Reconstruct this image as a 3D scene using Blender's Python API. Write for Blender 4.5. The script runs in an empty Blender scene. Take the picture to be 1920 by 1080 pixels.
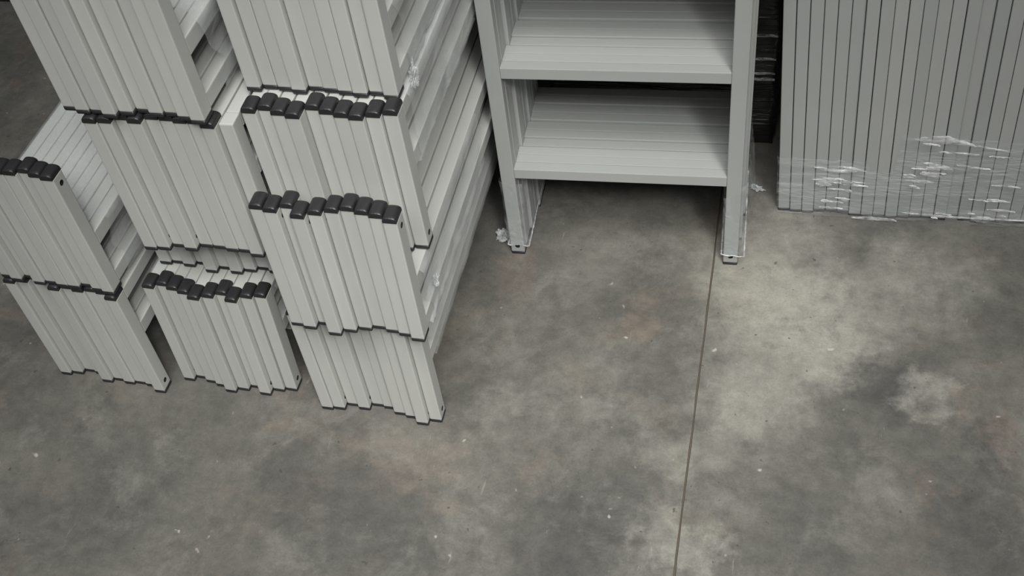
import bpy, bmesh, math, random
from mathutils import Vector, Matrix, noise

# ------------------------------------------------------------------ camera, light, exposure
S = bpy.context.scene
COL = S.collection
cam = bpy.data.cameras.new('camera')
cam.sensor_width = 36.0
cam.lens = 2143.9 / 1920 * 36.0
cam.clip_start = 0.05
camo = bpy.data.objects.new('camera', cam)
COL.objects.link(camo)
rx = Vector((0.973515, 0.203291, -0.104600))
ux = Vector((-0.083735, 0.742782, 0.664277))
fx = Vector((-0.212736, 0.637925, -0.740132))
camo.matrix_world = Matrix(((rx.x, ux.x, -fx.x, 0), (rx.y, ux.y, -fx.y, 0), (rx.z, ux.z, -fx.z, 1.65), (0, 0, 0, 1)))
S.camera = camo

W = bpy.data.worlds.new('warehouse_ambient')
S.world = W
W.use_nodes = True
bg = W.node_tree.nodes['Background']
bg.inputs[0].default_value = (0.93, 0.97, 1.0, 1)
bg.inputs[1].default_value = 0.115

def area(name, loc, target, size, energy, color, spread=180):
    l = bpy.data.lights.new(name, 'AREA')
    l.shape = 'DISK'; l.size = size; l.energy = energy; l.color = color; l.spread = math.radians(spread)
    o = bpy.data.objects.new(name, l)
    COL.objects.link(o)
    o.location = loc
    o.rotation_euler = (Vector(target) - Vector(loc)).to_track_quat('-Z', 'Y').to_euler()
    return o
def spot(name, loc, target, angle, blend, radius, energy, color):
    l = bpy.data.lights.new(name, 'SPOT')
    l.spot_size = math.radians(angle); l.spot_blend = blend; l.shadow_soft_size = radius; l.energy = energy; l.color = color
    o = bpy.data.objects.new(name, l)
    COL.objects.link(o)
    o.location = loc
    o.rotation_euler = (Vector(target) - Vector(loc)).to_track_quat('-Z', 'Y').to_euler()
    return o
area('ceiling_light_row', (0.10, -0.75, 3.9), (-0.30, 0.85, 0.0), 3.0, 36, (1.0, 0.99, 0.96), 62)
spot('floor_pool_spot', (0.75, -0.35, 4.4), (0.06, 1.30, 0.0), 18, 1.0, 0.40, 150, (1.0, 0.985, 0.93))  # added spot, no visible source, brightens a pool on the floor
spot('stack_fill_spot', (1.15, -1.35, 3.5), (-0.56, 1.15, -0.04), 26, 1.0, 0.40, 570, (1.0, 0.985, 0.94))  # added unseen fill, brightens the stack fronts and fades towards the edges

S.view_settings.view_transform = 'Standard'
S.view_settings.look = 'None'
S.view_settings.gamma = 1.0
S.view_settings.use_curve_mapping = False
S.view_settings.exposure = -0.32

# ------------------------------------------------------------------ helpers
R = random.Random(7)

def mat(name):
    m = bpy.data.materials.new(name)
    m.use_nodes = True
    nt = m.node_tree
    return m, nt, nt.nodes['Principled BSDF']

def N(nt, t, **kw):
    n = nt.nodes.new(t)
    for k, v in kw.items():
        if isinstance(k, str) and k.startswith('i_'):
            key = k[2:]
            n.inputs[int(key) if key.isdigit() else key.replace('_', ' ')].default_value = v
        else:
            setattr(n, k, v)
    return n

def ramp(nt, pts, interp='LINEAR'):
    n = nt.nodes.new('ShaderNodeValToRGB')
    n.color_ramp.interpolation = interp
    els = n.color_ramp.elements
    while len(els) < len(pts):
        els.new(0.5)
    for e, (p, c) in zip(els, pts):
        e.position = p
        e.color = (c, c, c, 1) if isinstance(c, (int, float)) else (*c, 1)
    return n

def obj(name, me, parent=None, loc=(0, 0, 0), rot=(0, 0, 0)):
    o = bpy.data.objects.new(name, me)
    COL.objects.link(o)
    o.parent = parent
    o.location = loc
    o.rotation_euler = rot
    return o

def tag(o, label=None, cat=None, group=None, kind=None):
    if label: o['label'] = label
    if cat: o['category'] = cat
    if group: o['group'] = group
    if kind: o['kind'] = kind
    return o

def mesh_from(bm, name, *mats, smooth=False):
    me = bpy.data.meshes.new(name)
    bm.to_mesh(me)
    bm.free()
    for m in mats:
        me.materials.append(m)
    if smooth:
        for p in me.polygons:
            p.use_smooth = True
    return me

def box_bm(sx, sy, sz, bev=0.0, seg=2, center=(0, 0, 0)):
    bm = bmesh.new()
    bmesh.ops.create_cube(bm, size=1.0)
    bmesh.ops.scale(bm, vec=(sx, sy, sz), verts=bm.verts)
    if bev > 0:
        bmesh.ops.bevel(bm, geom=list(bm.edges), offset=bev, segments=seg, affect='EDGES', profile=0.6)
    bmesh.ops.translate(bm, vec=center, verts=bm.verts)
    return bm

def box(name, sx, sy, sz, m, bev=0.0018, seg=2):
    return mesh_from(box_bm(sx, sy, sz, bev, seg), name, m)

# ------------------------------------------------------------------ materials
# powder-coated grey steel
def steel(name, lo, hi):
    m, nt, b = mat(name)
    oi = N(nt, 'ShaderNodeObjectInfo')
    tc = N(nt, 'ShaderNodeTexCoord')
    n1 = N(nt, 'ShaderNodeTexNoise', i_Scale=9.0, i_Detail=3.0)
    nt.links.new(tc.outputs['Object'], n1.inputs['Vector'])
    r0 = ramp(nt, [(0.0, lo), (1.0, hi)])
    nt.links.new(oi.outputs['Random'], r0.inputs[0])
    mx = N(nt, 'ShaderNodeMixRGB', blend_type='MULTIPLY', i_0=0.22)
    r1 = ramp(nt, [(0.3, 0.82), (0.7, 1.0)])
    nt.links.new(n1.outputs[0], r1.inputs[0])
    nt.links.new(r0.outputs[0], mx.inputs[1])
    nt.links.new(r1.outputs[0], mx.inputs[2])
    nt.links.new(mx.outputs[0], b.inputs['Base Color'])
    b.inputs['Roughness'].default_value = 0.42
    b.inputs['Specular IOR Level'].default_value = 0.45
    nf = N(nt, 'ShaderNodeTexNoise', i_Scale=900.0, i_Detail=1.0)
    nt.links.new(tc.outputs['Object'], nf.inputs['Vector'])
    bp = N(nt, 'ShaderNodeBump', i_Strength=0.05, i_Distance=0.0004)
    nt.links.new(nf.outputs[0], bp.inputs['Height'])
    nt.links.new(bp.outputs[0], b.inputs['Normal'])
    return m
M_STEEL = steel('light_grey_powder_coat', (0.500, 0.512, 0.490), (0.550, 0.560, 0.536))
M_STEEL2 = steel('mid_grey_powder_coat', (0.395, 0.410, 0.400), (0.440, 0.452, 0.440))

M_CAP, nt, b = mat('black_plastic')
b.inputs['Base Color'].default_value = (0.022, 0.022, 0.024, 1)
b.inputs['Roughness'].default_value = 0.42
b.inputs['Specular IOR Level'].default_value = 0.5

M_HOLE, nt, b = mat('shaded_tube_inside')  # near-black liner paints in the shade inside the bolt holes
b.inputs['Base Color'].default_value = (0.012, 0.012, 0.012, 1)
b.inputs['Roughness'].default_value = 0.8

# clear stretch film
def film_mat(name, lo, hi, stretch, tint=(0.86, 0.88, 0.88), bump=0.9, r0=0.40, r1=0.72):
    m, nt, b = mat(name)
    out = nt.nodes['Material Output']
    tc = N(nt, 'ShaderNodeTexCoord')
    mp = N(nt, 'ShaderNodeMapping')
    mp.inputs['Scale'].default_value = stretch
    nt.links.new(tc.outputs['Object'], mp.inputs['Vector'])
    n = N(nt, 'ShaderNodeTexNoise', i_Scale=1.0, i_Detail=5.0, i_Roughness=0.65, i_Distortion=0.6)
    nt.links.new(mp.outputs[0], n.inputs['Vector'])
    n2 = N(nt, 'ShaderNodeTexNoise', i_Scale=2.6, i_Detail=3.0, i_Distortion=1.5)
    nt.links.new(mp.outputs[0], n2.inputs['Vector'])
    bp = N(nt, 'ShaderNodeBump', i_Strength=bump, i_Distance=0.006)
    nt.links.new(n2.outputs[0], bp.inputs['Height'])
    b.inputs['Base Color'].default_value = (*tint, 1)
    b.inputs['Roughness'].default_value = 0.16
    b.inputs['Specular IOR Level'].default_value = 0.8
    nt.links.new(bp.outputs[0], b.inputs['Normal'])
    r = ramp(nt, [(r0, lo), (r1, hi)])
    nt.links.new(n.outputs[0], r.inputs[0])
    tr = N(nt, 'ShaderNodeBsdfTransparent')
    tr.inputs[0].default_value = (0.97, 0.975, 0.98, 1)
    ms = N(nt, 'ShaderNodeMixShader')
    nt.links.new(r.outputs[0], ms.inputs[0])
    nt.links.new(tr.outputs[0], ms.inputs[1])
    nt.links.new(b.outputs[0], ms.inputs[2])
    nt.links.new(ms.outputs[0], out.inputs['Surface'])
    return m
M_FILM = film_mat('clear_stretch_film', 0.12, 0.52, (7, 3.5, 9), bump=0.35)
M_FILML = film_mat('thin_stretch_film', 0.05, 0.30, (20, 20, 12))
M_FILMH = film_mat('clear_stretch_film_horizontal', 0.04, 0.36, (8, 8, 40), (0.90, 0.92, 0.93))
M_FILMW = film_mat('gathered_film', 0.20, 0.75, (60, 60, 60), (0.90, 0.92, 0.92), 0.6)
M_GLINT_FOLD = film_mat('film_glint_fold', 0.05, 0.85, (30, 30, 150), (0.97, 0.98, 0.99), 0.5, 0.38, 0.66)  # whitened strips paint in bright glints on the film; hems share it

M_BLACKFILM, nt, b = mat('black_stretch_film')
tc = N(nt, 'ShaderNodeTexCoord')
mp = N(nt, 'ShaderNodeMapping'); mp.inputs['Scale'].default_value = (4, 4, 40)
nt.links.new(tc.outputs['Object'], mp.inputs['Vector'])
n = N(nt, 'ShaderNodeTexNoise', i_Scale=1.5, i_Detail=4.0, i_Distortion=1.0)
nt.links.new(mp.outputs[0], n.inputs['Vector'])
bp = N(nt, 'ShaderNodeBump', i_Strength=0.8, i_Distance=0.01)
nt.links.new(n.outputs[0], bp.inputs['Height'])
nt.links.new(bp.outputs[0], b.inputs['Normal'])
b.inputs['Base Color'].default_value = (0.02, 0.019, 0.019, 1)
b.inputs['Roughness'].default_value = 0.28

M_DARKSTEEL, nt, b = mat('dark_painted_steel')
b.inputs['Base Color'].default_value = (0.02, 0.021, 0.022, 1)
b.inputs['Roughness'].default_value = 0.6

# worn concrete
M_FLOOR, nt, b = mat('worn_concrete')
tc = N(nt, 'ShaderNodeTexCoord')
def fn(scale, detail=4.0, rough=0.6, dist=0.0, off=(0, 0, 0), sc=(1, 1, 1)):
    mp = N(nt, 'ShaderNodeMapping')
    mp.inputs['Location'].default_value = off
    mp.inputs['Scale'].default_value = sc
    nt.links.new(tc.outputs['Object'], mp.inputs['Vector'])
    n = N(nt, 'ShaderNodeTexNoise', i_Scale=scale, i_Detail=detail, i_Roughness=rough, i_Distortion=dist)
    nt.links.new(mp.outputs[0], n.inputs['Vector'])
    return n
def mixc(a, bcol, fac, mode='MIX'):
    m = N(nt, 'ShaderNodeMixRGB', blend_type=mode)
    for s, i in ((fac, 0), (a, 1), (bcol, 2)):
        if hasattr(s, 'outputs'): nt.links.new(s.outputs[0], m.inputs[i])
        elif isinstance(s, (int, float)): m.inputs[i].default_value = s
        else: m.inputs[i].default_value = (*s, 1)
    return m
def thr(n, a, c, lo=0.0, hi=1.0):
    r = ramp(nt, [(a, lo), (c, hi)])
    nt.links.new(n.outputs[0], r.inputs[0])
    return r
big = fn(2.6, 6, 0.66, 0.7)
base = ramp(nt, [(0.30, (0.094, 0.094, 0.087)), (0.50, (0.142, 0.139, 0.123)), (0.72, (0.210, 0.206, 0.181))])
nt.links.new(big.outputs[0], base.inputs[0])
c = mixc(base, (0.25, 0.195, 0.155), thr(fn(4.2, 4, 0.6, 1.2, (5, 2, 0)), 0.55, 0.74, 0, 0.5))           # brownish stains
# stains and worn patches, some painting in the light pool and dim near floor, outlines broken up by noise
wob = fn(9, 5, 0.7)
wv = N(nt, 'ShaderNodeVectorMath', operation='MULTIPLY_ADD')
nt.links.new(wob.outputs['Color'], wv.inputs[0])
wv.inputs[1].default_value = (0.26, 0.26, 0.0)
nt.links.new(tc.outputs['Object'], wv.inputs[2])
PALE, DARK, RED = (0.38, 0.372, 0.325), (0.075, 0.075, 0.072), (0.215, 0.168, 0.14)
for (px, py, rad, colr, st) in [
        (0.07, 1.42, 0.17, PALE, .8), (0.00, 1.55, 0.15, PALE, .5), (0.16, 1.33, 0.10, PALE, .55), (0.0, 1.21, 0.11, PALE, .55), (0.30, 1.25, 0.05, PALE, .6),
        (-0.10, 1.07, 0.07, PALE, .35), (-0.12, 0.93, 0.06, PALE, .45), (-0.08, 0.90, 0.05, PALE, .4), (0.30, 1.50, 0.13, PALE, .4), (0.22, 1.56, 0.08, PALE, .3), (-0.45, 1.12, 0.06, PALE, .25),
        (0.22, 1.265, 0.075, DARK, .75), (0.40, 1.17, 0.055, DARK, .8), (0.33, 1.05, 0.06, DARK, .5), (-0.26, 0.90, 0.15, DARK, .7), (-0.75, 0.93, .12, DARK, .45),
        (0.10, 0.98, 0.10, DARK, .45), (-0.62, 0.86, 0.16, DARK, .4), (-1.05, 0.85, 0.2, DARK, .35), (0.38, 0.96, 0.12, DARK, .45), (0.16, 1.10, .05, DARK, .4),
        (-0.47, 1.45, 0.08, RED, .5), (-0.60, 1.01, 0.08, RED, .5), (-0.50, 1.02, 0.06, RED, .45), (-0.36, 1.03, 0.05, RED, .45),
        (0.35, 1.24, 0.035, RED, .6), (0.43, 1.19, 0.05, RED, .6), (0.285, 1.06, 0.035, RED, .5), (-0.30, 1.22, 0.06, RED, .3), (-0.22, 1.36, .05, RED, .35)]:
    dn = N(nt, 'ShaderNodeVectorMath', operation='DISTANCE')
    nt.links.new(wv.outputs[0], dn.inputs[0])
    dn.inputs[1].default_value = (px + 0.13, py + 0.13, 0.0)
    mr = N(nt, 'ShaderNodeMapRange', interpolation_type='SMOOTHSTEP')
    nt.links.new(dn.outputs['Value'], mr.inputs['Value'])
    mr.inputs['From Min'].default_value = rad * 1.25; mr.inputs['From Max'].default_value = rad * 0.25
    mr.inputs['To Min'].default_value = 0.0; mr.inputs['To Max'].default_value = st
    if colr is RED: mr.inputs['To Max'].default_value = st * .7
    c = mixc(c, colr, mr)
c = mixc(c, (0.28, 0.275, 0.25), thr(fn(8, 7, 0.74, 0.5, (1, 9, 0)), 0.52, 0.78, 0, 0.6))                # pale scuffs
c = mixc(c, (0.078, 0.078, 0.075), thr(fn(11, 6, 0.72, 0.4, (3, 3, 0)), 0.54, 0.76, 0, 0.65))              # dark blotches
c = mixc(c, thr(fn(30, 6, 0.78, 0.0, (2, 0, 0)), 0.3, 0.7, 0.36, 0.62), 0.9, 'OVERLAY')
c = mixc(c, thr(fn(260, 2, 0.6), 0.3, 0.7, 0.45, 0.55), 0.8, 'OVERLAY')
c = mixc(c, (0.06, 0.058, 0.055), thr(fn(60, 2, 0.5, 0.0, (8, 1, 0)), 0.72, 0.75, 0, 0.7))               # dark pits
c = mixc(c, (0.58, 0.57, 0.52), thr(fn(36, 2, 0.5, 0.2, (4, 7, 0)), 0.725, 0.775, 0, 0.6))              # pale flecks
c = mixc(c, (0.42, 0.41, 0.38), thr(fn(9, 3, 0.6, 2.0, (0, 4, 0), (6, 0.7, 1)), 0.70, 0.76, 0, 0.3))     # scratches
nt.links.new(c.outputs[0], b.inputs['Base Color'])
rr = thr(big, 0.3, 0.7, 0.62, 0.48)
nt.links.new(rr.outputs[0], b.inputs['Roughness'])
b.inputs['Specular IOR Level'].default_value = 0.35
bp = N(nt, 'ShaderNodeBump', i_Strength=0.25, i_Distance=0.002)
nt.links.new(fn(90, 4, 0.7).outputs[0], bp.inputs['Height'])
nt.links.new(bp.outputs[0], b.inputs['Normal'])

M_JOINT, nt, b = mat('joint_dirt')
b.inputs['Base Color'].default_value = (0.12, 0.10, 0.075, 1)
b.inputs['Roughness'].default_value = 0.9

# ------------------------------------------------------------------ floor with a sawn joint (a real groove)
def build_floor():
    bm = bmesh.new()
    jx, hw, dp = -0.096, 0.0017, 0.004
    ys = [-6.0, -1.0] + [0.4 + 0.035 * i for i in range(60)] + [3.2, 8.0]
    rows = []
    for k, y in enumerate(ys):
        a = 0.0012 * noise.noise((0.0, y * 9, 0.3)); w1 = hw * (1 + 0.7 * noise.noise((3.1, y * 16, 0))); w2 = hw * (1 + 0.7 * noise.noise((7.1, y * 16, 0)))
        prof = [(-8, 0), (jx + a - w1, 0), (jx + a - w1 * .7, -dp), (jx + a + w2 * .7, -dp), (jx + a + w2, 0), (8, 0)]
        rows.append([bm.verts.new((x, y, z)) for x, z in prof])
    for r1, r2 in zip(rows, rows[1:]):
        for j in range(5):
            f = bm.faces.new((r1[j], r1[j + 1], r2[j + 1], r2[j]))
            f.material_index = 1 if j in (1, 2, 3) else 0
    o = obj('floor', mesh_from(bm, 'floor', M_FLOOR, M_JOINT))
    o['kind'] = 'structure'
    o['label'] = 'worn grey concrete floor with a straight sawn joint'
build_floor()

# ------------------------------------------------------------------ shared meshes of the frames
T, D, H, CAPH = 0.0217, 0.027, 0.2753, 0.0100
FOOT = 0.0074
PITCH = 0.02282
LEN = 1.60
RAIL_T = 0.0205
LEG = 0.1487                                  # free leg length below the lower rail

def drilled(name, sx, sy, sz, holes, axis, steel_m=None):
    steel_m = steel_m or M_STEEL
    # box tube with real blind bolt holes; holes = list of centres on the face
    bm = box_bm(sx, sy, sz, 0.002, 2)
    me = mesh_from(bm, name, steel_m, M_HOLE)
    o = bpy.data.objects.new('tmp', me); COL.objects.link(o)
    cb = bmesh.new()
    for h in holes:
        rot = Matrix.Rotation(math.pi / 2, 4, 'Y') if axis == 'x' else Matrix.Rotation(math.pi / 2, 4, 'X')
        bmesh.ops.create_cone(cb, cap_ends=True, segments=12, radius1=0.0050, radius2=0.0050, depth=0.012, matrix=Matrix.Translation(h) @ rot)
    for f in cb.faces: f.material_index = 1
    cm = mesh_from(cb, 'cut', steel_m, M_HOLE)
    c = bpy.data.objects.new('cut', cm); COL.objects.link(c)
    md = o.modifiers.new('b', 'BOOLEAN'); md.object = c; md.operation = 'DIFFERENCE'; md.solver = 'EXACT'
    dg = bpy.context.evaluated_depsgraph_get()
    res = bpy.data.meshes.new_from_object(o.evaluated_get(dg))
    res.name = name
    bpy.data.objects.remove(o); bpy.data.objects.remove(c)
    return res

SH = H - CAPH - FOOT
# bolt hole sits on the right hand side face near the free leg end, one version for each way up
ME_STILE_DN = drilled('stile', T, D, SH, [Vector((T / 2, 0.001, -SH / 2 + 0.017))], 'x')
ME_STILE_UP = drilled('stile_inverted', T, D, SH, [Vector((T / 2, 0.001, SH / 2 - 0.017))], 'x')
ME_RAIL_A = box('upper_rail', RAIL_T, LEN - 2 * D, 0.025, M_STEEL)
ME_RAIL_B = box('lower_rail', RAIL_T, LEN - 2 * D, 0.0275, M_STEEL)
def cap_mesh(sx, sy, h):
    # pillow-topped plastic plug with a straight skirt, slightly wider than the tube
    bm = box_bm(sx + 0.0006, sy + 0.0012, h, 0.0, 1, (0, 0, h / 2))
    side = [e for e in bm.edges if abs(e.verts[0].co.z - e.verts[1].co.z) > 0.002]
    bmesh.ops.bevel(bm, geom=side, offset=0.0022, segments=2, affect='EDGES', profile=0.5)
    top = [e for e in bm.edges if all(v.co.z > h * .95 for v in e.verts)]
    bmesh.ops.bevel(bm, geom=top, offset=min(0.0060, h * .45), segments=3, affect='EDGES', profile=0.5, clamp_overlap=True)
    return mesh_from(bm, 'end_cap', M_CAP, smooth=True)
def arch_cap(sx, sy, h):
    # free upper ends: plug with an arched top, a little proud of the tube front
    bm = bmesh.new()
    nx = 8
    w = sx - 0.0008
    rings = []
    for y, k, dz in ((-sy / 2 - .0010, .90, .0), (-sy / 2 + .0004, 1.0, .0), (-sy / 2 + .004, 1.0, .0007), (sy / 2 - .004, 1.0, .0007), (sy / 2, .96, .0), (sy / 2 + .0006, .88, -.0004)):
        row = [(-w / 2, 0.0)]
        for i in range(nx + 1):
            a = math.pi * (1 - i / nx)
            c = math.cos(a); t = math.copysign(abs(c) ** 0.8, c)
            row.append((w / 2 * t, (h + dz) * k * (0.42 + 0.58 * math.sin(a) ** 0.75)))
        row.append((w / 2, 0.0))
        rings.append([bm.verts.new((x, y, z)) for x, z in row])
    for r1, r2 in zip(rings, rings[1:]):
        for j in range(len(r1) - 1):
            bm.faces.new((r1[j], r2[j], r2[j + 1], r1[j + 1]))
        bm.faces.new((r1[-1], r2[-1], r2[0], r1[0]))
    bm.faces.new(rings[0]); bm.faces.new(list(reversed(rings[-1])))
    bmesh.ops.recalc_face_normals(bm, faces=bm.faces)
    me = mesh_from(bm, 'end_cap', M_CAP)
    for p in me.polygons:
        p.use_smooth = abs(p.normal.y) < .5 and p.normal.z > 0.15
    return me
ME_CAP = arch_cap(T, D, CAPH)
ME_FOOT = cap_mesh(T, D, FOOT)

ORD = ['first', 'second', 'third', 'fourth', 'fifth', 'sixth', 'seventh', 'eighth', 'ninth', 'tenth', 'eleventh', 'twelfth',
       'thirteenth', 'fourteenth', 'fifteenth', 'sixteenth', 'seventeenth', 'eighteenth', 'nineteenth', 'twentieth', 'twenty-first', 'twenty-second']

def rail_frame(loc, yaw, lean, up, label, group, lost_cap=False):
    """low two-rail frame; up=False: rails at the top and legs down, up=True: turned over, legs in the air"""
    e = obj('rail_frame', None, None, loc, (0, lean, yaw))
    e.empty_display_size = 0.03
    tag(e, label, 'frame', group)
    zz = (lambda z: H - z) if up else (lambda z: z)
    for ye in (D / 2, LEN - D / 2):
        obj('stile', ME_STILE_UP if up else ME_STILE_DN, e, (0, ye, (FOOT + H - CAPH) / 2))
        if not (lost_cap and ye < .1):
            obj('end_cap', ME_CAP, e, (0, ye, H - CAPH))
        obj('end_cap', ME_FOOT, e, (0, ye, FOOT), (math.pi, 0, 0))
    obj('rail', ME_RAIL_A, e, (0, LEN / 2, zz(H - CAPH - 0.0125)))
    obj('rail', ME_RAIL_B, e, (0, LEN / 2, zz(LEG + 0.01375)))
    return e

# bundle: X, Y of front-left corner, z, yaw of front line, yaw used, lean, legs up?, stagger of the ten frames (positive = nearer), px per metre
ZT = H + 0.0006
Z3 = ZT + (H - LEG) + 0.001
Z4 = Z3 + H - CAPH + 0.0015
BUNDLES = {
 'A1': (-1.298, 1.113, 0.0, -.102, -.012, .010, False, [20, -2, -34, -31, 12, -15, -7, -24, -21, 7], 3.485 * 880,
        'lower bundle of the leftmost stack'),
 'A2': (-1.294, 1.107, ZT, -.062, -.012, .002, True, [-5, 12, -26, 11, -7, 5, 2, -26, -4, 8], 3.485 * 1000,
        'upper bundle of the leftmost stack'),
 'B1': (-1.047, 1.124, 0.0, -.020, -.010, .045, False, [2, -22, -2, 14, 42, 20, -5, 32, -3, -16], 3.177 * 880,
        'floor bundle of the middle stack'),
 'B2': (-1.024, 1.178, H - CAPH + .001, 0.0, 0.0, .012, True, [0, -13, 4, -19, 33, 0, 27, 4, -19, 0], 3.177 * 1000,
        'half-hidden second bundle of the middle stack'),
 'B3': (-0.968, 1.104, Z3 - CAPH, -.012, 0.0, 0.0, False, [25, 17, -15, 5, -32, -30, -18, -20, 5, -30], 3.177 * 1080,
        'third bundle up of the middle stack'),
 'B4': (-0.997, 1.107, Z3 - CAPH + H + .0008, -.037, 0.0, 0.0, True, [-5, 21, 7, 43, -1, -45, -14, -33, -2, 29], 4.0 * 1300,
        'topmost bundle of the middle stack'),
 'C1': (-0.760, 1.095, 0.0, -.010, 0.0, 0.0, False, [5, -5, -45, -25, -65, -55, -20, -5, 35, 0], 4.0 * 880,
        'floor bundle of the stack beside the ladders'),
 'C2': (-0.736, 1.066, ZT, -.023, 0.0, .012, True, [7, 22, -22, 49, 11, -18, -42, -24, -8, 20], 3.85 * 1000,
        'second bundle of the stack beside the ladders'),
 'C3': (-0.729, 1.128, Z3, .012, 0.0, -.006, False, [10, -19, 17, 38, -40, -10, 11, 27, -2, -26], 3.43 * 1150,
        'third bundle of the stack beside the ladders'),
 'C4': (-0.736, 1.172, Z4, -.010, 0.0, 0.0, True, [10, -20, -10, 10, -30, -20, -5, 10, -15, 15], 3.43 * 1300,
        'topmost bundle of the stack beside the ladders'),
}
for key, (X, Y, z, fy, yaw, lean, up, stag, k, where) in BUNDLES.items():
    lat = Vector((math.cos(yaw), math.sin(yaw), 0)); dep = Vector((-math.sin(yaw), math.cos(yaw), 0))
    for i in range(10):
        d = (i + .5) * PITCH
        p = Vector((X, Y, z)) + lat * (d + R.uniform(-.0004, .0004)) + dep * (math.tan(fy - yaw) * d - stag[i] / k)
        rail_frame(p, yaw + R.uniform(-.0003, .0003), lean, up,
                   'grey tube frame, %s from left in %s' % (ORD[i], where), 'grey tube frames in the ' + where, key == 'B3' and i == 9)

# ------------------------------------------------------------------ ladders
UW, UT = 0.027, 0.0217
LH = 1.40
LC = 0.0068
LW = 0.443
RUNGS = [0.206 + 0.232 * i for i in range(6)]
ME_UP_F = drilled('upright', UW, UT, LH - 2 * LC, [Vector((0.0, -UT / 2, -(LH - 2 * LC) / 2 + 0.016))], 'y', M_STEEL2)
ME_RUNG = box('rung', LW - 2 * UW, UT - 0.0004, 0.0225, M_STEEL2, .0012)
ME_LCAP = cap_mesh(UW, UT, LC)

def ladder(loc, yaw, tilt, label, group, dz):
    """upright ladder frame, plane across local x, thickness along local y"""
    e = obj('ladder_frame', None, None, loc, (tilt[0], tilt[1], yaw))
    e.empty_display_size = 0.03
    tag(e, label, 'ladder', group)
    for xx in (UW / 2, LW - UW / 2):
        obj('upright', ME_UP_F, e, (xx, UT / 2, LH / 2))
        obj('end_cap', ME_LCAP, e, (xx, UT / 2, LH - LC))
        obj('end_cap', ME_LCAP, e, (xx, UT / 2, LC), (math.pi, 0, 0))
    for z in RUNGS:
        obj('rung', ME_RUNG, e, (LW / 2, UT / 2, z + 0.01125 + dz))
    return e

# ten ladders standing one behind the other, facing the camera
uy = [0.0, .0222, .0444, .0672, .0895, .1119, .1352, .1578, .1804, .216]
uxo = [0.0, .0005, .0, .006, .0055, .006, .0105, .0100, .0105, .0105]
udz = [0.0, .0002, -.0003, .0002, .0035, .0035, .008, .008, .012, .004]
UYAW = 0.036
for i in range(10):
    p = Vector((-0.493, 1.513, 0)) + Matrix.Rotation(UYAW, 3, 'Z') @ Vector((uxo[i], uy[i], 0))
    ladder(p, UYAW, (0, 0), 'grey ladder frame facing us, %s from the front in the standing ladder row' % ORD[i],
           'ladder frames standing one behind another', udz[i])

# bundle of ladders seen edge-on at the right
RN = 21
rst = [0, 2, 4, -2, -3, -2, 5, 6, 5, 6, 3, 1, 0, 3, -6, 1, 5, 4, 2, 2, 1]
for i in range(RN):
    p = Vector((0.018 + (i + 1) * 0.0227 + R.uniform(-.0003, .0003), 1.688 - rst[i] / 1000.0 + 0.0004 * i, 0))
    ladder(p, math.pi / 2, (-0.048, 0), 'grey ladder frame seen edge-on, %s from left in the right-hand bundle' % ORD[i],
           'ladder frames seen edge-on in the wrapped bundle', 0.0)

# ------------------------------------------------------------------ stretch film
def film_grid(name, P, nu, nv, m, closed=False, parent=None, flutter=None):
    """P(u, v) in 0..1 gives a point"""
    bm = bmesh.new()
    g = []
    for j in range(nv + 1):
        row = [bm.verts.new(P(i / nu, j / nv)) for i in range(nu if closed else nu + 1)]
        g.append(row)
    for j in range(nv):
        cnt = nu if closed else nu
        for i in range(cnt):
            i2 = (i + 1) % len(g[j])
            bm.faces.new((g[j][i], g[j][i2], g[j + 1][i2], g[j + 1][i]))
    o = obj(name, mesh_from(bm, name, m, smooth=True), parent)
    return o

def rect_loop(u, x0, x1, z0, z1):
    """perimeter point and outward normal; starts at lower right, goes up the right side first"""
    w, h = x1 - x0, z1 - z0
    per = 2 * (w + h)
    s = u * per
    if s < h: return (x1, z0 + s), (1, 0)
    s -= h
    if s < w: return (x1 - s, z1), (0, 1)
    s -= w
    if s < h: return (x0, z1 - s), (-1, 0)
    s -= h
    return (x0 + s, z0), (0, -1)

def sleeve(key, y0, y1, label, seed, amp=0.004, ragged=0.03):
    X, Y, z, fy, yaw, lean, up, stag, k, where = BUNDLES[key]
    Wd = 10 * PITCH
    z0, z1 = (CAPH, H - LEG) if up else (LEG, H - CAPH)
    M = Matrix.Translation((X, Y, z)) @ Matrix.Rotation(yaw, 4, 'Z') @ Matrix.Rotation(lean, 4, 'Y')
    def P(u, v):
        (px, pz), (nx, nz) = rect_loop(u, -.0012, Wd + .0012, z0 - .0008, z1 + .0008)
        n = noise.fractal((px * 14 + seed, v * 9 + seed, pz * 22), 0.8, 2.0, 4)
        ye = y0 + (y1 - y0) * v
        edge = ragged * noise.noise((u * 14, seed * 3.1, 0.0))
        ye += edge * max(0, 1 - v * 3)
        a = amp * (0.5 + 0.5 * n) if nx > 0 else 0.0005
        hollow = 0.0
        return M @ Vector((px + nx * a, ye, pz + nz * min(a, .0005)))
    o = film_grid('stretch_film', P, 110, 40, M_FILM, closed=True)
    tag(o, label, 'plastic film')
    return o
sleeve('A2', .045, .62, 'clear film around the upper bundle of the leftmost stack', 1.3)
sleeve('B1', .038, .60, 'clear film around the floor bundle of the middle stack', 2.3)
sleeve('B4', .055, .60, 'clear film around the topmost bundle of the middle stack', 3.7, .005, .05)
sleeve('C1', .036, .55, 'clear film around the floor bundle beside the ladders', 4.1)
sleeve('C2', .030, .40, 'crinkled clear film around the second bundle of the stack beside the ladders', 5.9, .006, .03)
sleeve('C3', .048, .40, 'clear film around the third bundle of the stack beside the ladders', 6.2, .004, .02)
sleeve('C4', .045, .36, 'hazy clear film around the topmost bundle beside the ladders', 7.7, .006, .03)

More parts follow.
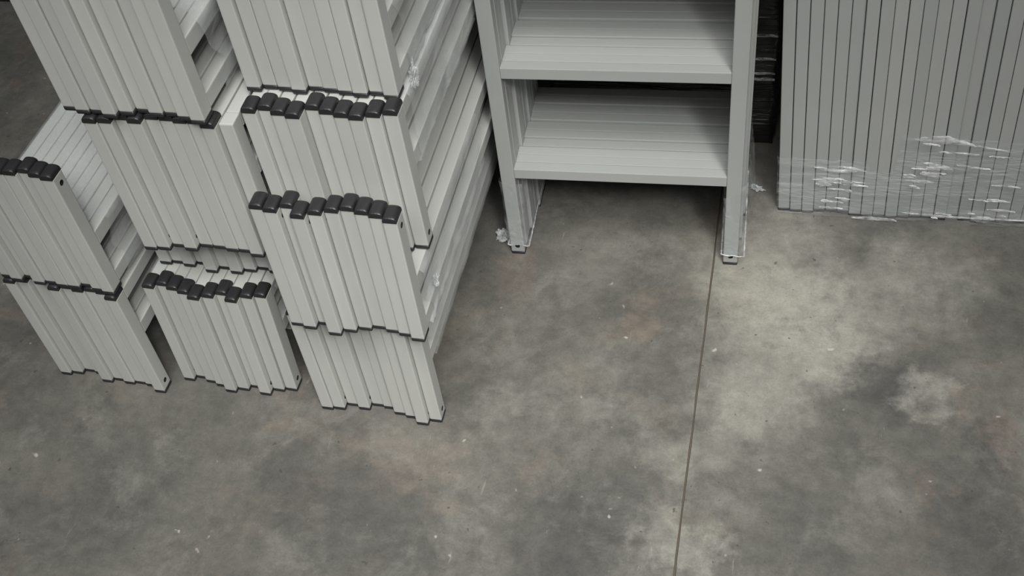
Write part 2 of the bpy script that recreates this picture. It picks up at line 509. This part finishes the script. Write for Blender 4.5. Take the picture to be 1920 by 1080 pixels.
# film round the wrapped bundle of edge-on ladders
def right_wrap():
    x0, x1, y0, y1 = 0.0155, 0.018 + RN * 0.0227 + .003, 1.6785, 1.690 + LW + .003
    def top(x):
        t = .150 if x < .18 else (.128 if x < .235 else .216)
        return t
    def P(u, v):
        (px, py), (nx, ny) = rect_loop(u, x0, x1, y0, y1)
        zt = top(px) + .006 * noise.noise((px * 60, py * 20, 0))
        if ny < 0 and .225 < px < .25: pass
        z = .004 + (zt - .004) * v
        n = noise.fractal((px * 10, py * 10, z * 60), .9, 2, 4)
        a = .0015 * n
        return Vector((px + nx * a - 0.048 * z, py + ny * a, z))
    o = film_grid('stretch_film', P, 260, 30, M_FILMH, closed=True)
    tag(o, 'clear film wound around the foot of the edge-on ladder bundle', 'plastic film')
    glint_folds = [  # painted glints as whitened film folds: x, z points, half height
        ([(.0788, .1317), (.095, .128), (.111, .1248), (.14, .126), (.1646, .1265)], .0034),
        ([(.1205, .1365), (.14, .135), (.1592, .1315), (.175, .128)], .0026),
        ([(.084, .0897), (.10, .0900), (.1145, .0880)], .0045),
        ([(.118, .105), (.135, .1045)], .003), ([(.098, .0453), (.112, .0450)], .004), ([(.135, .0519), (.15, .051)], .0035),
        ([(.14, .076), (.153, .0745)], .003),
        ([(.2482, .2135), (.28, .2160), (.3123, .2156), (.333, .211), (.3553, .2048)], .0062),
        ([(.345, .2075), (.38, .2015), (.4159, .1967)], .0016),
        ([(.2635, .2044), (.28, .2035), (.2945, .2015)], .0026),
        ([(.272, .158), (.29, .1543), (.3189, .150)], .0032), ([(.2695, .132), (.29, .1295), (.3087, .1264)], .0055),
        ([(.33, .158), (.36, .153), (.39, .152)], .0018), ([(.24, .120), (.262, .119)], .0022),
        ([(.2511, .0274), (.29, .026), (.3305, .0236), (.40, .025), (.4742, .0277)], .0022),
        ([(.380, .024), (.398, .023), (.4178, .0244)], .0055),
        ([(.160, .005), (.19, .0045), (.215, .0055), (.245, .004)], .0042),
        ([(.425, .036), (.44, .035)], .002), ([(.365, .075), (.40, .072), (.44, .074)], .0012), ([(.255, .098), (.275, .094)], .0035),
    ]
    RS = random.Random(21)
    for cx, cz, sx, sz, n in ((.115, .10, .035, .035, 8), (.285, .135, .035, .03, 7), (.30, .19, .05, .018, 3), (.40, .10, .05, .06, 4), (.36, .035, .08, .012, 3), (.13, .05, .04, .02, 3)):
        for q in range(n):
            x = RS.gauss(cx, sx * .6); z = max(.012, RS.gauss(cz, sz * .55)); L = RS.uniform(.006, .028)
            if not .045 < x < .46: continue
            glint_folds.append(([(x - L, z), (x, z - RS.uniform(0, .0015)), (x + L, z - RS.uniform(.0005, .003))], RS.uniform(.0010, .0032)))
    for pts, hw in glint_folds:
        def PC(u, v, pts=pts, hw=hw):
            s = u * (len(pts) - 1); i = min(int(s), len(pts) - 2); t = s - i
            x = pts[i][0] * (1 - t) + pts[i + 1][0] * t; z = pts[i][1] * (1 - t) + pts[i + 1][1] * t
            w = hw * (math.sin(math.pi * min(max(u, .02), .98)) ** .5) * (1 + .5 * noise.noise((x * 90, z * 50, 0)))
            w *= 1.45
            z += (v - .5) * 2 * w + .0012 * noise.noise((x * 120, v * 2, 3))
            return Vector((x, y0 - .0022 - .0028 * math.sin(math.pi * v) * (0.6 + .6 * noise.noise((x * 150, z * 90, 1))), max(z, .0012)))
        film_grid('film_glint_fold', PC, 30, 5, M_GLINT_FOLD, parent=o)
right_wrap()

# film round the two leg groups of the standing ladders
def leg_wrap(xa, xb, seed, label, bulge):
    Rz = Matrix.Rotation(UYAW, 4, 'Z'); M = Matrix.Translation((-0.493, 1.513, 0)) @ Rz
    def P(u, v):
        (px, py), (nx, ny) = rect_loop(u, xa - .002, xb + .002, -.002, .2405 + .002)
        z = .030 + (.165 + .03 * noise.noise((px * 20, py * 12, seed))) * v
        if ny < 0: z += 0
        n = noise.fractal((px * 16 + seed, py * 16, z * 30), .9, 2, 4)
        a = .003 * (n + .3)
        if nx * bulge > 0: a += .012 * math.sin(math.pi * min(1, v * 1.1)) * math.sin(math.pi * min(1, max(0, py / .2405)))
        a += .003 * max(0, 1 - v * 6)
        return M @ Vector((px + nx * max(a, 0), py + ny * max(a * .5, 0), max(z, .002)))
    o = film_grid('stretch_film', P, 120, 30, M_FILML, closed=True)
    tag(o, label, 'plastic film')
    # gathered hem at the bottom edge
    def PH(u, v):
        (px, py), (nx, ny) = rect_loop(u, xa - .003, xb + .003, -.003, .2405 + .003)
        ang = v * math.pi * 2
        rad = .0013 * (1 + .8 * noise.noise((px * 160, py * 160, seed)))
        z = .029 + .004 * noise.noise((px * 70, py * 70, seed + 2))
        return M @ Vector((px + nx * rad * math.cos(ang), py + ny * rad * math.cos(ang), z + rad * math.sin(ang)))
    film_grid('film_hem', PH, 120, 6, M_GLINT_FOLD, closed=True, parent=o)
leg_wrap(-.001, UW + .008, 2.2, 'crinkled film round the left legs of the standing ladders', 0)
leg_wrap(LW - UW - .001, LW + .009, 8.4, 'crinkled film round the right legs of the standing ladders', 1)

def scrap(loc, size, seed, label, squash=(1, 1, .45), rotz=0):
    bm = bmesh.new()
    bmesh.ops.create_icosphere(bm, subdivisions=4, radius=1)
    for v in bm.verts:
        d = v.co.normalized()
        n = noise.fractal(d * 2.2 + Vector((seed, 0, 0)), .7, 2.1, 5)
        rdg = abs(noise.noise(d * 5 + Vector((0, seed, 0))))
        v.co = d * (0.62 + .55 * n + .35 * rdg)
        v.co.x *= squash[0]; v.co.y *= squash[1]; v.co.z *= squash[2]
    zmin = min(v.co.z for v in bm.verts)
    for v in bm.verts:
        v.co.z -= zmin
        v.co *= size
    o = obj('film_scrap', mesh_from(bm, 'film_scrap', M_FILMW), None, loc, (0, 0, rotz))
    tag(o, label, 'plastic scrap')
scrap((-0.518, 1.548, 0.0005), .017, 3.3, 'crumpled clear film scrap beside the left foot of the ladders', (1.0, 1.1, .7), .4)
scrap((-0.028, 1.741, 0.0005), .013, 5.1, 'small crumpled film scrap on floor right of the ladders', (1.3, .6, .5), -.3)

def knot(loc, size, seed, label):
    bm = bmesh.new()
    bmesh.ops.create_icosphere(bm, subdivisions=4, radius=1)
    for v in bm.verts:
        d = v.co.normalized()
        v.co = d * (0.55 + .6 * noise.fractal(d * 2.6 + Vector((seed, 0, 0)), .7, 2.1, 5)) * size
        v.co.x *= .35
        v.co.z *= 1.3
    o = obj('film_knot', mesh_from(bm, 'film_knot', M_FILMW), None, loc)
    tag(o, label, 'plastic film')
knot((-0.500, 1.215, 0.675), .020, 2.0, 'shiny twisted knot of film at the upper stack corner')
knot((-0.501, 1.135, 0.335), .013, 6.0, 'shiny crumple of film on the second bundle beside the ladders')

# ------------------------------------------------------------------ dark things behind
def dark_bundle():
    e = obj('wrapped_bundle', None, None, (-0.24, 2.055, 0))  # raised and set close to block light entering behind the ladders
    tag(e, 'dark bundle in black film in the gap behind the ladders', 'bundle')
    def P(u, v):
        (px, py), (nx, ny) = rect_loop(u, -.235, .238, -.17, .17)
        z = .004 + 1.3 * v
        n = noise.fractal((px * 6, py * 6, z * 26), .9, 2, 4)
        return Vector((px + nx * .006 * n, py + ny * (.008 * n + .006 * math.sin(z * 40)), z))
    film_grid('black_film', P, 120, 90, M_BLACKFILM, closed=True, parent=e)
    obj('core', box('core', .44, .32, 1.3, M_DARKSTEEL, .004), e, (-.0025, 0, .655))
    for zz, hh in ((.185, .007), (.20, .004), (.235, .004), (.29, .006)):
        def PB(u, v, zz=zz, hh=hh):
            x = .10 + .13 * u
            return Vector((x, -.178 - .009 - .004 * math.sin(math.pi * v) + .003 * noise.noise((x * 40, zz, v)), zz + (v - .5) * hh * (1 + .8 * noise.noise((x * 30, zz * 9, 0)))))
        film_grid('film_tail_glint', PB, 40, 4, M_GLINT_FOLD, parent=e)  # pale strips paint in highlights on the black film
dark_bundle()
bm = box_bm(1.5, .10, .05, .004, 2, (0, 0, .025))
for dx in (-.6, 0, .6):
    t = box_bm(.09, .13, .008, .001, 1, (dx, 0, .004)); tm = bpy.data.meshes.new('t'); t.to_mesh(tm); t.free(); bm.from_mesh(tm)
o = obj('floor_beam', mesh_from(bm, 'floor_beam', M_DARKSTEEL), None, (-1.95, 2.345, 0))
tag(o, 'dark steel beam on the floor behind the leftmost stack', 'beam')
